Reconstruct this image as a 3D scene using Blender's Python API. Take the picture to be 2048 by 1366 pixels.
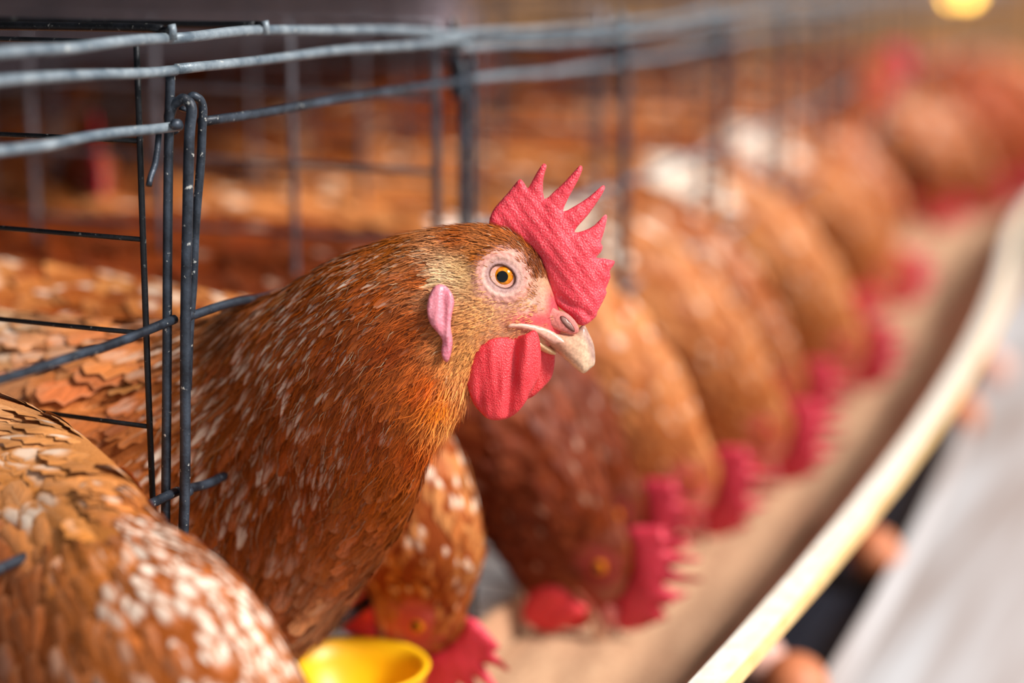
import bpy, math, random
import numpy as np
from mathutils import Vector, Matrix
from mathutils.bvhtree import BVHTree
from mathutils.geometry import delaunay_2d_cdt

random.seed(7)
rng = np.random.default_rng(11)
for o in list(bpy.data.objects):
    bpy.data.objects.remove(o)
scene = bpy.context.scene
COL = scene.collection

# ------------------------------------------------------------------ camera
F = 3800.0                       # focal length in pixels of the 2048-wide frame
TH, PH = math.radians(24.6), math.radians(11.35)
f_ = np.array([math.cos(TH)*math.cos(PH), math.sin(TH)*math.cos(PH), -math.sin(PH)])
r_ = np.array([math.sin(TH), -math.cos(TH), 0.0])
u_ = np.cross(r_, f_)
CAMZ = 1.30
# cage corner post (front plane Y=0, X=0) stands 0.82 m in front of the lens
_a, _b = (372-1024)/F, (683-640)/F
_v = 0.82*(f_ + _a*r_ + _b*u_)
C = np.array([-_v[0], -_v[1], CAMZ])

def px2w(px, py, d):
    px = np.asarray(px, float); py = np.asarray(py, float); d = np.asarray(d, float)
    a = (px-1024)/F; b = (683-py)/F
    return C + d[..., None]*(f_ + a[..., None]*r_ + b[..., None]*u_)

cam_d = bpy.data.cameras.new('camera')
cam = bpy.data.objects.new('camera', cam_d); COL.objects.link(cam)
cam_d.sensor_width = 36.0; cam_d.sensor_fit = 'HORIZONTAL'
cam_d.lens = F/2048*36.0
cam_d.clip_start = 0.02; cam_d.clip_end = 60
cam.matrix_world = Matrix(((r_[0], u_[0], -f_[0], C[0]), (r_[1], u_[1], -f_[1], C[1]),
                           (r_[2], u_[2], -f_[2], C[2]), (0, 0, 0, 1)))
cam_d.dof.use_dof = True
cam_d.dof.focus_distance = 0.812
cam_d.dof.aperture_fstop = 2.6
scene.camera = cam

# ------------------------------------------------------------------ light
world = bpy.data.worlds.new('world'); scene.world = world
world.use_nodes = True
wn = world.node_tree.nodes; wl = world.node_tree.links
wn['Background'].inputs[0].default_value = (0.93, 0.96, 1.0, 1)
wn['Background'].inputs[1].default_value = 0.50
sun_d = bpy.data.lights.new('sun', 'SUN'); sun_d.energy = 4.2; sun_d.angle = math.radians(14)
sun_d.color = (1.0, 0.96, 0.9)
sun = bpy.data.objects.new('sun', sun_d); COL.objects.link(sun)
sun.rotation_euler = Vector((0.02, -0.74, 0.68)).to_track_quat('Z', 'Y').to_euler()
sun.location = (1, -3, 4)
vs = scene.view_settings
vs.view_transform = 'Standard'; vs.look = 'None'; vs.gamma = 1.0; vs.use_curve_mapping = False
vs.exposure = 0.42

# ------------------------------------------------------------------ helpers
def lin(rgb):
    o = []
    for c in rgb[:3]:
        c = c/255.0
        o.append(c/12.92 if c <= 0.04045 else ((c+0.055)/1.055)**2.4)
    return o
def linA(arr):
    c = np.asarray(arr, float)/255.0
    return np.where(c <= 0.04045, c/12.92, ((c+0.055)/1.055)**2.4)
def rich(c, s=1.22, k=.93):
    l = c.mean(-1, keepdims=True)
    return np.clip((l+(c-l)*s)*k, .002, 1)
def rgba(rgb):
    return (*lin(rgb), 1.0)

def mesh_from(name, V, Fc, mat=None, smooth=True, cols=None, uv=None):
    """V (n,3), Fc list of tuples or an (m,k) array; cols dict name->(n,3); uv (n,2) per vertex"""
    V = np.asarray(V, float)
    me = bpy.data.meshes.new(name)
    if isinstance(Fc, np.ndarray):
        m, k = Fc.shape
        me.vertices.add(len(V)); me.vertices.foreach_set('co', V.astype(np.float32).ravel())
        me.loops.add(m*k); me.loops.foreach_set('vertex_index', Fc.astype(np.int32).ravel())
        me.polygons.add(m)
        me.polygons.foreach_set('loop_start', np.arange(0, m*k, k, dtype=np.int32))
        me.polygons.foreach_set('loop_total', np.full(m, k, dtype=np.int32))
        me.update(calc_edges=True)
    else:
        me.from_pydata([tuple(v) for v in V], [], Fc)
    if smooth:
        me.polygons.foreach_set('use_smooth', np.ones(len(me.polygons), dtype=bool))
    for nm, c in (cols or {}).items():
        at = me.attributes.new(nm, 'FLOAT_COLOR', 'POINT')
        cc = np.ones((len(V), 4), np.float32); cc[:, :3] = c
        at.data.foreach_set('color', cc.ravel())
    if uv is not None:
        at = me.attributes.new('fuv', 'FLOAT_VECTOR', 'POINT')
        cc = np.zeros((len(V), 3), np.float32); cc[:, :2] = uv
        at.data.foreach_set('vector', cc.ravel())
    if mat: me.materials.append(mat)
    me.update()
    return me

def obj(name, me, parent=None, loc=None):
    o = bpy.data.objects.new(name, me); COL.objects.link(o)
    if loc is not None: o.location = loc
    if parent is not None: o.parent = parent
    return o
def tag(o, label, cat, group=None, kind=None):
    o['label'] = label
    if cat: o['category'] = cat
    if group: o['group'] = group
    if kind: o['kind'] = kind
    return o
def struct(o, label=None):
    o['kind'] = 'structure'
    if label: o['label'] = label
    return o
def thing(name, label, cat, loc=(0, 0, 0), rotz=0.0, group=None):
    o = bpy.data.objects.new(name, None); COL.objects.link(o)
    o.empty_display_size = 0.03
    o.location = loc; o.rotation_euler = (0, 0, rotz)
    return tag(o, label, cat, group)

def catmull(P, n, closed=False):
    P = np.asarray(P, float); m = len(P); out = []
    segs = m if closed else m-1
    for i in range(segs):
        if closed:
            p0, p1, p2, p3 = P[(i-1) % m], P[i], P[(i+1) % m], P[(i+2) % m]
        else:
            p1, p2 = P[i], P[i+1]
            p0 = P[i-1] if i > 0 else 2*p1-p2
            p3 = P[i+2] if i+2 < m else 2*p2-p1
        for t in np.linspace(0, 1, n, endpoint=False):
            out.append(0.5*((2*p1)+(-p0+p2)*t+(2*p0-5*p1+4*p2-p3)*t*t+(-p0+3*p1-3*p2+p3)*t**3))
    if not closed: out.append(P[-1])
    return np.array(out)

def tube(P, rad, seg=10, cap=True):
    """round wire along a polyline"""
    P = np.asarray(P, float); n = len(P)
    rad = np.full(n, rad) if np.isscalar(rad) else np.asarray(rad)
    T = np.gradient(P, axis=0); T /= np.linalg.norm(T, axis=1)[:, None]
    ref = np.array([0, 0, 1.0]) if abs(T[0][2]) < 0.9 else np.array([0, 1.0, 0])
    A = np.cross(T[0], ref); A /= np.linalg.norm(A)
    V = []
    for i in range(n):
        A = A - T[i]*A.dot(T[i]); A /= np.linalg.norm(A)
        B = np.cross(T[i], A)
        for k in range(seg):
            w = 2*math.pi*k/seg
            V.append(P[i] + rad[i]*(math.cos(w)*A+math.sin(w)*B))
    Fc = []
    for i in range(n-1):
        for k in range(seg):
            k2 = (k+1) % seg
            Fc.append((i*seg+k, i*seg+k2, (i+1)*seg+k2, (i+1)*seg+k))
    if cap:
        Fc.append(tuple(range(seg-1, -1, -1))); Fc.append(tuple((n-1)*seg+k for k in range(seg)))
    return np.array(V), Fc

def box_mesh(name, x0, x1, y0, y1, z0, z1, mat, bev=0.0):
    V = [(x0, y0, z0), (x1, y0, z0), (x1, y1, z0), (x0, y1, z0), (x0, y0, z1), (x1, y0, z1), (x1, y1, z1), (x0, y1, z1)]
    Fc = [(0, 3, 2, 1), (4, 5, 6, 7), (0, 1, 5, 4), (1, 2, 6, 5), (2, 3, 7, 6), (3, 0, 4, 7)]
    return mesh_from(name, V, Fc, mat, smooth=False)

# ------------------------------------------------------------------ materials
class NT:
    def __init__(s, name):
        s.m = bpy.data.materials.new(name); s.m.use_nodes = True
        s.n = s.m.node_tree.nodes; s.l = s.m.node_tree.links
        s.b = s.n['Principled BSDF']
    def add(s, t, **kw):
        nd = s.n.new(t)
        for k, v in kw.items(): setattr(nd, k, v)
        return nd
    def link(s, a, b): s.l.new(a, b)
    def math(s, op, a, b=None, c=None, clamp=False):
        nd = s.add('ShaderNodeMath', operation=op, use_clamp=clamp)
        for i, v in enumerate((a, b, c)):
            if v is None: continue
            if isinstance(v, (int, float)): nd.inputs[i].default_value = v
            else: s.link(v, nd.inputs[i])
        return nd.outputs[0]
    def mix(s, fac, a, b, mode='MIX'):
        nd = s.add('ShaderNodeMix', data_type='RGBA', blend_type=mode)
        for sock, v in ((nd.inputs[0], fac), (nd.inputs[6], a), (nd.inputs[7], b)):
            if isinstance(v, (int, float)): sock.default_value = v
            elif isinstance(v, tuple): sock.default_value = v
            else: s.link(v, sock)
        return nd.outputs[2]
    def noise(s, scale, detail=3, vec=None, rough=0.55):
        nd = s.add('ShaderNodeTexNoise'); nd.inputs['Scale'].default_value = scale
        nd.inputs['Detail'].default_value = detail; nd.inputs['Roughness'].default_value = rough
        if vec is not None: s.link(vec, nd.inputs['Vector'])
        return nd.outputs['Fac']
    def coord(s, which='Object'):
        return s.add('ShaderNodeTexCoord').outputs[which]
    def ramp(s, fac, stops):
        nd = s.add('ShaderNodeValToRGB')
        el = nd.color_ramp.elements
        while len(el) < len(stops): el.new(0.5)
        for e, (p, c) in zip(el, stops):
            e.position = p; e.color = c
        s.link(fac, nd.inputs[0]); return nd.outputs[0]
    def smooth(s, v, a, b):
        nd = s.add('ShaderNodeMapRange', interpolation_type='SMOOTHSTEP')
        s.link(v, nd.inputs['Value']); nd.inputs['From Min'].default_value = a; nd.inputs['From Max'].default_value = b
        return nd.outputs[0]
    def bump(s, h, strength, dist):
        nd = s.add('ShaderNodeBump'); nd.inputs['Strength'].default_value = strength
        nd.inputs['Distance'].default_value = dist
        s.link(h, nd.inputs['Height']); s.link(nd.outputs[0], s.b.inputs['Normal'])
    def set(s, **kw):
        for k, v in kw.items():
            s.b.inputs[k.replace('_', ' ')].default_value = v
        return s
    def base(s, sock): s.link(sock, s.b.inputs['Base Color'])

def mat_feather():
    t = NT('feather')
    col = t.add('ShaderNodeAttribute', attribute_name='fcol').outputs['Color']
    fp = t.add('ShaderNodeAttribute', attribute_name='fp')
    sep = t.add('ShaderNodeSeparateColor'); t.link(fp.outputs['Color'], sep.inputs[0])
    uv = t.add('ShaderNodeAttribute', attribute_name='fuv').outputs['Vector']
    sx = t.add('ShaderNodeSeparateXYZ'); t.link(uv, sx.inputs[0])
    au = t.math('ABSOLUTE', sx.outputs[0]); v = sx.outputs[1]
    # barbs: streaks that run from the shaft outwards and towards the tip
    cx = t.add('ShaderNodeCombineXYZ')
    t.link(t.math('SUBTRACT', t.math('MULTIPLY', v, 22.0), t.math('MULTIPLY', au, 6.0)), cx.inputs[0])
    t.link(t.math('MULTIPLY', sx.outputs[0], 1.2), cx.inputs[1])
    t.link(t.math('MULTIPLY', sep.outputs[1], 60.0), cx.inputs[2])
    nb = t.noise(1.0, 3, cx.outputs[0], 0.65)
    barb = t.smooth(nb, 0.28, 0.72)
    k = t.math('ADD', t.math('MULTIPLY', barb, 0.55), 0.72)
    kk = t.math('MULTIPLY', k, t.math('ADD', t.math('MULTIPLY', sep.outputs[1], 0.35), 0.82))
    cc = t.add('ShaderNodeCombineColor')
    for i in range(3): t.link(kk, cc.inputs[i])
    c = t.mix(1.0, col, cc.outputs[0], 'MULTIPLY')
    # pale drop along the shaft near the tip
    nz = t.math('ADD', au, t.math('MULTIPLY', t.math('SUBTRACT', nb, 0.5), 0.35))
    m1 = t.math('SUBTRACT', 1.0, t.smooth(nz, 0.30, 0.78))
    m2 = t.math('MULTIPLY', t.smooth(v, 0.36, 0.66), t.math('SUBTRACT', 1.0, t.math('MULTIPLY', t.smooth(v, 0.86, 1.0), 0.7)))
    st = t.math('MULTIPLY', t.math('MULTIPLY', m1, m2), sep.outputs[0], clamp=True)
    c = t.mix(st, c, rgba((242, 224, 206)))
    # thin pale shaft on the wide feathers, soft pale margin
    sh = t.math('MULTIPLY', t.math('SUBTRACT', 1.0, t.smooth(au, 0.02, 0.09)), t.math('MULTIPLY', sep.outputs[2], 0.2))
    c = t.mix(sh, c, rgba((226, 190, 150)))
    ed = t.math('MULTIPLY', t.smooth(t.math('MAXIMUM', au, v), 0.78, 1.0), t.math('MULTIPLY', sep.outputs[2], 0.2))
    c = t.mix(ed, c, rgba((226, 178, 138)))
    oi = t.add('ShaderNodeObjectInfo')
    c = t.mix(1.0, c, oi.outputs['Color'], 'MULTIPLY')
    t.base(c)
    t.bump(nb, 0.5, 0.0006)
    t.set(Roughness=0.52, Specular_IOR_Level=0.35, Sheen_Weight=0.0, Sheen_Roughness=0.4)
    return t.m
def mat_vcol(name, rough=0.6, spec=0.3, bump=None, sss=0.0, tint=False):
    t = NT(name)
    c = t.add('ShaderNodeAttribute', attribute_name='fcol').outputs['Color']
    n = t.noise(900.0, 4, t.coord())
    c2 = t.mix(1.0, c, t.ramp(n, [(0.3, (0.78, 0.74, 0.72, 1)), (0.7, (1.12, 1.1, 1.08, 1))]), 'MULTIPLY')
    if tint:
        c2 = t.mix(1.0, c2, t.add('ShaderNodeObjectInfo').outputs['Color'], 'MULTIPLY')
    t.base(c2)
    if bump: t.bump(n, bump, 0.0008)
    t.set(Roughness=rough, Specular_IOR_Level=spec)
    if sss:
        t.set(Subsurface_Weight=sss, Subsurface_Scale=0.004, Subsurface_Radius=(1.0, 0.35, 0.2))
    return t.m
def mat_comb(name, dark, mid, pale, bumps=0.55, sc=1500.0):
    t = NT(name)
    co = t.coord()
    n1 = t.noise(60.0, 3, co); n2 = t.noise(sc, 3, co)
    vo = t.add('ShaderNodeTexVoronoi'); vo.inputs['Scale'].default_value = sc*0.75; t.link(co, vo.inputs['Vector'])
    c = t.ramp(n1, [(0.30, rgba(dark)), (0.55, rgba(mid)), (0.8, rgba(mid))])
    c = t.mix(t.math('MULTIPLY', t.smooth(n2, 0.50, 0.74), 0.42), c, rgba(pale))
    at = t.add('ShaderNodeAttribute', attribute_name='fcol').outputs['Color']
    c = t.mix(1.0, c, at, 'MULTIPLY')
    t.base(c)
    t.bump(t.math('ADD', vo.outputs['Distance'], n2), bumps, 0.0006)
    t.set(Roughness=0.42, Specular_IOR_Level=0.45, Subsurface_Weight=0.25, Subsurface_Scale=0.003, Subsurface_Radius=(1.0, 0.25, 0.2))
    return t.m
def mat_wire(name, dark, light, amount=0.5, rough=0.45, metal=0.35):
    t = NT(name); co = t.coord()
    n1 = t.noise(90.0, 4, co); n2 = t.noise(330.0, 5, co)
    c = t.ramp(n1, [(0.35, rgba(dark)), (0.75, rgba(light))])
    c = t.mix(t.math('MULTIPLY', t.smooth(n2, 0.63, 0.72), amount), c, rgba((205, 205, 200)))
    t.base(c); t.bump(n2, 0.5, 0.0008)
    t.set(Roughness=rough, Metallic=metal)
    return t.m
def mat_plain(name, a, b, scale=20.0, rough=0.7, metal=0.0, bump=0.2, stretch=None, spec=0.4):
    t = NT(name); co = t.coord()
    if stretch:
        mp = t.add('ShaderNodeMapping'); mp.inputs['Scale'].default_value = stretch; t.link(co, mp.inputs[0]); co = mp.outputs[0]
    n = t.noise(scale, 5, co)
    t.base(t.ramp(n, [(0.32, rgba(a)), (0.70, rgba(b))]))
    if bump: t.bump(n, bump, 0.002)
    t.set(Roughness=rough, Metallic=metal, Specular_IOR_Level=spec)
    return t.m

M = {}
M['feather'] = mat_feather()
M['skin'] = mat_vcol('hen_skin', 0.55, 0.35, 0.35, 0.12)
M['body'] = mat_vcol('hen_under_plumage', 0.8, 0.1, 0.3, 0.0, True)
M['comb'] = mat_comb('comb_skin', (214, 40, 60), (234, 62, 78), (250, 158, 158))
M['wattle'] = mat_comb('wattle_skin', (214, 34, 48), (232, 56, 66), (244, 128, 126), 0.5, 1900.0)
M['lobe'] = mat_comb('earlobe_skin', (205, 110, 128), (222, 138, 148), (244, 196, 206), 0.3, 900.0)
M['beak'] = mat_vcol('beak_horn', 0.3, 0.5, 0.05, 0.15)
M['fluff'] = mat_vcol('fine_feather_hair', 0.6, 0.2, None, 0.0, True)
def mat_eye():
    t = NT('eye'); t.base(t.add('ShaderNodeAttribute', attribute_name='fcol').outputs['Color'])
    t.set(Roughness=0.05, Specular_IOR_Level=0.4); return t.m
M['eye'] = mat_eye()
M['leg'] = mat_plain('leg_scales', (206, 160, 70), (226, 190, 110), 300, 0.5)
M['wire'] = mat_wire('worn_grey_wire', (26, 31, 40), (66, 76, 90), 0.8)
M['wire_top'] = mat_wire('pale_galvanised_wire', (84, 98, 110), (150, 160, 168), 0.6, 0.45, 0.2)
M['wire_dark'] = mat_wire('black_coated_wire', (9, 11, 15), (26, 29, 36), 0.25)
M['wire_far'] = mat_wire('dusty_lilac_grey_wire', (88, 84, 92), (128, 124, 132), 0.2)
M['concrete'] = mat_plain('concrete_floor', (150, 146, 142), (196, 192, 186), 3.0, 0.85, bump=0.3)
M['wall'] = mat_plain('grey_lilac_boards', (104, 92, 104), (146, 132, 140), 4.0, 0.85, stretch=(0.3, 1, 6))
M['farwall'] = mat_plain('tan_curtain', (196, 140, 92), (220, 168, 116), 2.0, 0.9)
M['board'] = mat_plain('dark_shade_board', (40, 36, 40), (70, 62, 64), 5.0, 0.9)
M['trough'] = mat_plain('tan_trough_plastic', (176, 132, 102), (198, 156, 124), 14.0, 0.6)
M['lip'] = mat_plain('cream_trough_lip', (228, 212, 192), (246, 240, 230), 160.0, 0.5, stretch=(0.5, 1, 1))
M['lip_edge'] = mat_plain('honey_trough_edge', (224, 176, 110), (238, 202, 146), 60.0, 0.5)
M['feed'] = mat_plain('feed_mash', (180, 138, 106), (206, 166, 132), 220.0, 0.95, bump=0.8)
M['tray'] = mat_wire('dark_tray_wire', (30, 32, 42), (52, 56, 70), 0.2)
M['zinc'] = mat_plain('pale_zinc_sheet', (142, 120, 110), (206, 206, 210), 3.0, 0.6, 0.0, stretch=(0.35, 7, 1))
M['egg'] = mat_plain('brown_eggshell', (190, 112, 74), (206, 130, 92), 60.0, 0.5, bump=0.05)
M['egg_pink'] = mat_plain('pale_pink_eggshell', (216, 164, 150), (230, 184, 168), 60.0, 0.5, bump=0.05)
M['yellow'] = mat_plain('yellow_plastic', (240, 176, 8), (250, 198, 24), 40.0, 0.38, bump=0.05)

# the row of cages is not quite straight: it swings gently inwards with distance
def bend(X):
    X = np.asarray(X, float)
    s = np.maximum(X, 0)
    q = np.minimum(np.maximum(s-1.45, 0), 0.9)
    return np.where(s < 1.45, 0.052*s*s, 0.052*1.45**2 + 0.1508*(q-q*q/1.8))
def bslope(X): return float((bend(X+0.01)-bend(X-0.01))/0.02)
def W(X, Y, Z): return np.array([X, Y+float(bend(X)), CAMZ+Z])

# ------------------------------------------------------------------ hen tools
def sweep(stations, per=8, ncol=56, power=1.0):
    """stations: (top x, top y, bottom x, bottom y, half width, extra). Returns grids px,py,off (rows x cols) and extra per row"""
    S = catmull(np.array(stations, float), per)
    ph = np.linspace(0, 2*math.pi, ncol, endpoint=False)
    c = np.cos(ph); s = np.sin(ph)
    cs = np.sign(s)*np.abs(s)**power
    mx = (S[:, 0]+S[:, 2])/2; my = (S[:, 1]+S[:, 3])/2
    hx = (S[:, 0]-S[:, 2])/2; hy = (S[:, 1]-S[:, 3])/2
    px = mx[:, None]+hx[:, None]*c; py = my[:, None]+hy[:, None]*c
    off = -np.abs(S[:, 4])[:, None]*cs
    return px, py, off, S[:, 5]

def grid_faces(nr, nc):
    i = np.arange(nr-1)[:, None]; k = np.arange(nc)[None, :]; k2 = (k+1) % nc
    q = np.stack([i*nc+k, i*nc+k2, (i+1)*nc+k2, (i+1)*nc+k], -1)
    return q.reshape(-1, 4)

def grid_closed(G):
    """vertices + faces of a swept grid with closed ends, outward facing"""
    nr, nc, _ = G.shape
    V = np.concatenate([G.reshape(-1, 3), G[0].mean(0)[None], G[-1].mean(0)[None]])
    Q = [tuple(q) for q in grid_faces(nr, nc)]
    a, b = nr*nc, nr*nc+1
    for k in range(nc):
        k2 = (k+1) % nc
        Q.append((a, k2, k)); Q.append((b, (nr-1)*nc+k, (nr-1)*nc+k2))
    cen = G.mean(1)
    q = grid_faces(nr, nc)
    n = np.cross(V[q[:, 1]]-V[q[:, 0]], V[q[:, 3]]-V[q[:, 0]])
    out = V[q].mean(1) - np.repeat(cen[:-1], nc, 0)
    if (n*out).sum() < 0: Q = [tuple(reversed(f)) for f in Q]
    return V, Q

def unit(a): return a/np.maximum(np.linalg.norm(a, axis=-1, keepdims=True), 1e-9)

TV = np.array([0, .12, .28, .45, .62, .78, .90, 1.0])
TH_ = np.array([.35, .72, .96, 1.0, .86, .58, .32, .05])
TW_ = np.array([.40, .74, .96, 1.06, 1.04, .90, .66, .22])
TU = np.array([-1, -.5, 0, .5, 1.0])
def feather_geo(root, T, N, L, Wd, corr, wide, lift, lod=0):
    n = len(root)
    rows = np.arange(len(TV)) if lod == 0 else np.array([0, 2, 4, 6, 7])
    us = TU if lod == 0 else np.array([-1, 0, 1.0])
    tv = TV[rows]; nr, nc = len(rows), len(us)
    prof = TH_[rows][None]*(1-wide[:, None]) + TW_[rows][None]*wide[:, None]     # n,nr
    jag = np.where((np.arange(nr) % 2) == 1, 0.80, 1.06)
    jg = 1 + (jag-1)[None, :, None]*np.where(np.abs(us) > .9, 1, 0)[None, None, :]
    jg = jg + rng.uniform(-.08, .08, (n, nr, nc))*(np.abs(us) > .9)
    half = prof[:, :, None]*np.abs(us)[None, None]*np.sign(us)[None, None]*jg       # n,nr,nc
    vv = np.broadcast_to(tv[None, :, None], (n, nr, nc)).copy()
    vv += 0.05*np.abs(us)[None, None]*np.where(jag > 1, 1, -0.4)[None, :, None]*np.where(tv < .95, 1, -1.2)[None, :, None]
    S = unit(np.cross(N, T))
    tw = rng.normal(0, 0.16, n)[:, None]
    S2 = S*np.cos(tw)+N*np.sin(tw)
    P = (root[:, None, None] + T[:, None, None]*(L[:, None, None]*vv)[..., None]
         + S2[:, None, None]*(half*Wd[:, None, None])[..., None]
         + N[:, None, None]*(lift[:, None, None]*L[:, None, None]*vv - 0.22*np.abs(half)**2*Wd[:, None, None])[..., None]
         + corr[:, None, None]*(vv**2)[..., None])
    i = np.arange(nr-1)[:, None]; k = np.arange(nc-1)[None]
    q = np.stack([i*nc+k, (i)*nc+k+1, (i+1)*nc+k+1, (i+1)*nc+k], -1).reshape(-1, 4)
    Q = (np.arange(n)[:, None, None]*(nr*nc)+q[None]).reshape(-1, 4)
    UV = np.stack([np.broadcast_to(us[None, None], (n, nr, nc)), np.broadcast_to(tv[None, :, None], (n, nr, nc))], -1).reshape(-1, 2)
    return P.reshape(-1, 3), Q, UV, nr*nc

def sample_grid(G, cnt_fn, aux):
    """scatter points over a swept grid. cnt_fn(centres aux dict)-> expected number per area"""
    nr, nc, _ = G.shape
    q = grid_faces(nr, nc); V = G.reshape(-1, 3)
    p0, p1, p2, p3 = (V[q[:, i]] for i in range(4))
    area = 0.5*np.linalg.norm(np.cross(p2-p0, p3-p1), axis=1)
    cen = np.repeat(G.mean(1)[:-1], nc, 0)
    nrm = unit(np.cross(p2-p0, p3-p1))
    sg = np.sign((nrm*((p0+p2)/2-cen)).sum(1)); sg[sg == 0] = 1
    nrm *= sg[:, None]
    A = {k: v.reshape(-1)[q].mean(1) for k, v in aux.items()}
    ex = area*cnt_fn(A)
    cnt = rng.poisson(np.clip(ex, 0, 400))
    idx = np.repeat(np.arange(len(q)), cnt)
    a = rng.random(len(idx)); b = rng.random(len(idx))
    def bil(x0, x1, x2, x3):
        sh = (lambda w: w[:, None]) if x0.ndim > 1 else (lambda w: w)
        return sh((1-a)*(1-b))*x0[idx]+sh(a*(1-b))*x1[idx]+sh(a*b)*x2[idx]+sh((1-a)*b)*x3[idx]
    P = bil(p0, p1, p2, p3)
    # smooth normals from the grid
    vn = np.zeros_like(V)
    for j in range(4): np.add.at(vn, q[:, j], nrm)
    vn = unit(vn)
    N = unit(bil(*(vn[q[:, j]] for j in range(4))))
    tan = unit((p3-p0)+(p2-p1))[idx]          # towards the next row = head to tail
    AA = {k: bil(*(v.reshape(-1)[q[:, j]] for j in range(4))) for k, v in aux.items()}
    return P, N, tan, AA

def snap_corr(bvh, P, T, N, L, frac=1.0):
    tips = P+T*L[:, None]*frac
    out = np.zeros_like(P)
    for i in range(len(P)):
        h = bvh.find_nearest(tips[i])
        if h[0] is not None: out[i] = h[0]
        else: out[i] = tips[i]
    return (out-tips)

def plumage(name, parent, origin, bvh, P, N, T, L, Wd, col, streak, wide, lift, lod=0, mat=None):
    corr = snap_corr(bvh, P, T, N, L)
    n = len(P); rnd = rng.random(n)
    V, Q, UV, k = feather_geo(P-N*(0.0002)-origin, T, N, L, Wd, corr, wide, lift, lod)
    fp = np.stack([streak, rnd, wide], -1)
    me = mesh_from(name, V, Q, mat or M['feather'], True, {'fcol': np.repeat(col, k, 0), 'fp': np.repeat(fp, k, 0)}, UV)
    o = obj(name, me, parent); o['kind'] = 'stuff'
    return o

def strands(name, parent, origin, P, N, T, L, wd, col, lift):
    n = len(P)
    S = unit(np.cross(N, T))
    a = P-origin; w = wd[:, None]
    mid = a+T*(L*0.55)[:, None]+N*(lift*L*0.5)[:, None]+S*rng.normal(0, .06, n)[:, None]*L[:, None]
    tip = a+T*L[:, None]+N*(lift*L*0.8)[:, None]+S*rng.normal(0, .14, n)[:, None]*L[:, None]
    V = np.stack([a-S*w, a+S*w, mid+S*w*.8, mid-S*w*.8, tip+S*w*.15, tip-S*w*.15], 1).reshape(-1, 3)
    b = np.arange(n)[:, None]*6
    Q = np.concatenate([b+np.array([0, 1, 2, 3]), b+np.array([3, 2, 4, 5])], 0)
    me = mesh_from(name, V, Q, M['fluff'], True, {'fcol': np.repeat(col, 6, 0)})
    o = obj(name, me, parent); o['kind'] = 'stuff'
    return o

# --- a fleshy or horny piece with a given side outline: thick in the middle, rounded at its rim
def poly_dist(pts, poly):
    A = poly; B = np.roll(poly, -1, 0)
    d = np.full(len(pts), 1e9)
    for a, b in zip(A, B):
        ab = b-a; l2 = ab.dot(ab)+1e-9
        t = np.clip(((pts-a)@ab)/l2, 0, 1)
        d = np.minimum(d, np.linalg.norm(pts-(a+t[:, None]*ab), axis=1))
    return d
def inside(pts, poly):
    x, y = pts[:, 0], pts[:, 1]; r = np.zeros(len(pts), bool); j = len(poly)-1
    for i in range(len(poly)):
        xi, yi = poly[i]; xj, yj = poly[j]
        c = ((yi > y) != (yj > y)) & (x < (xj-xi)*(y-yi)/(yj-yi+1e-12)+xi)
        r ^= c; j = i
    return r
def inflate(outline, spacing, sub, tfun, cfun):
    """returns V (px,py,off), faces, dist"""
    poly = catmull(outline, sub, True) if sub > 1 else np.asarray(outline, float)
    lo, hi = poly.min(0), poly.max(0)
    gx = np.arange(lo[0], hi[0], spacing); gy = np.arange(lo[1], hi[1], spacing*0.87)
    pts = np.array([(x+(spacing/2 if j % 2 else 0), y) for j, y in enumerate(gy) for x in gx])
    pts = pts[inside(pts, poly)]
    if len(pts): pts = pts[poly_dist(pts, poly) > spacing*0.45]
    nb = len(poly)
    allp = np.concatenate([poly, pts]) if len(pts) else poly
    r = delaunay_2d_cdt([Vector(p) for p in allp], [(i, (i+1) % nb) for i in range(nb)], [], 1, 1e-6)
    P2 = np.array([(v[0], v[1]) for v in r[0]]); tris = [tuple(t) for t in r[2]]
    d = poly_dist(P2, poly)
    rim = d < 1e-3
    t = tfun(P2[:, 0], P2[:, 1], d); t[rim] = 0
    c = cfun(P2[:, 0], P2[:, 1])
    n = len(P2)
    V = np.concatenate([np.column_stack([P2, c-t]), np.column_stack([P2, c+t])])
    bk = np.where(rim, np.arange(n), np.arange(n)+n)
    # orientation: front side must face -off
    Fc = []
    for a, b, e in tris:
        ar = (P2[b][0]-P2[a][0])*(P2[e][1]-P2[a][1])-(P2[b][1]-P2[a][1])*(P2[e][0]-P2[a][0])
        if ar < 0: b, e = e, b
        Fc.append((a, b, e))
        if not (rim[a] and rim[b] and rim[e]): Fc.append((int(bk[a]), int(bk[e]), int(bk[b])))
    return V, Fc, np.concatenate([d, d])

def cpx(L):   # outline read off an enlargement of the head
    return [(820+.41*x, 300+.41*y) for x, y in L]
COMB = cpx([(385, 362), (402, 298), (432, 258), (480, 205), (522, 152), (541, 142), (560, 165), (574, 186), (592, 158), (616, 114), (643, 74), (656, 67), (666, 80),
    (656, 116), (648, 165), (656, 240), (702, 204), (760, 150), (814, 90), (832, 77), (841, 95), (816, 155), (776, 228), (746, 300), (800, 276), (870, 231),
    (930, 180), (946, 172), (951, 187), (925, 236), (870, 315), (822, 368), (802, 403), (850, 393), (900, 366), (944, 321), (957, 315), (962, 330), (946, 400),
    (930, 452), (941, 470), (930, 500), (906, 525), (942, 528), (984, 537), (999, 543), (993, 562), (975, 590), (978, 622), (955, 680), (961, 694), (940, 742),
    (914, 790), (908, 812), (862, 850), (822, 853), (770, 800), (700, 742), (676, 660), (652, 570), (612, 500), (552, 452), (490, 412), (430, 384)])
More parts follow.
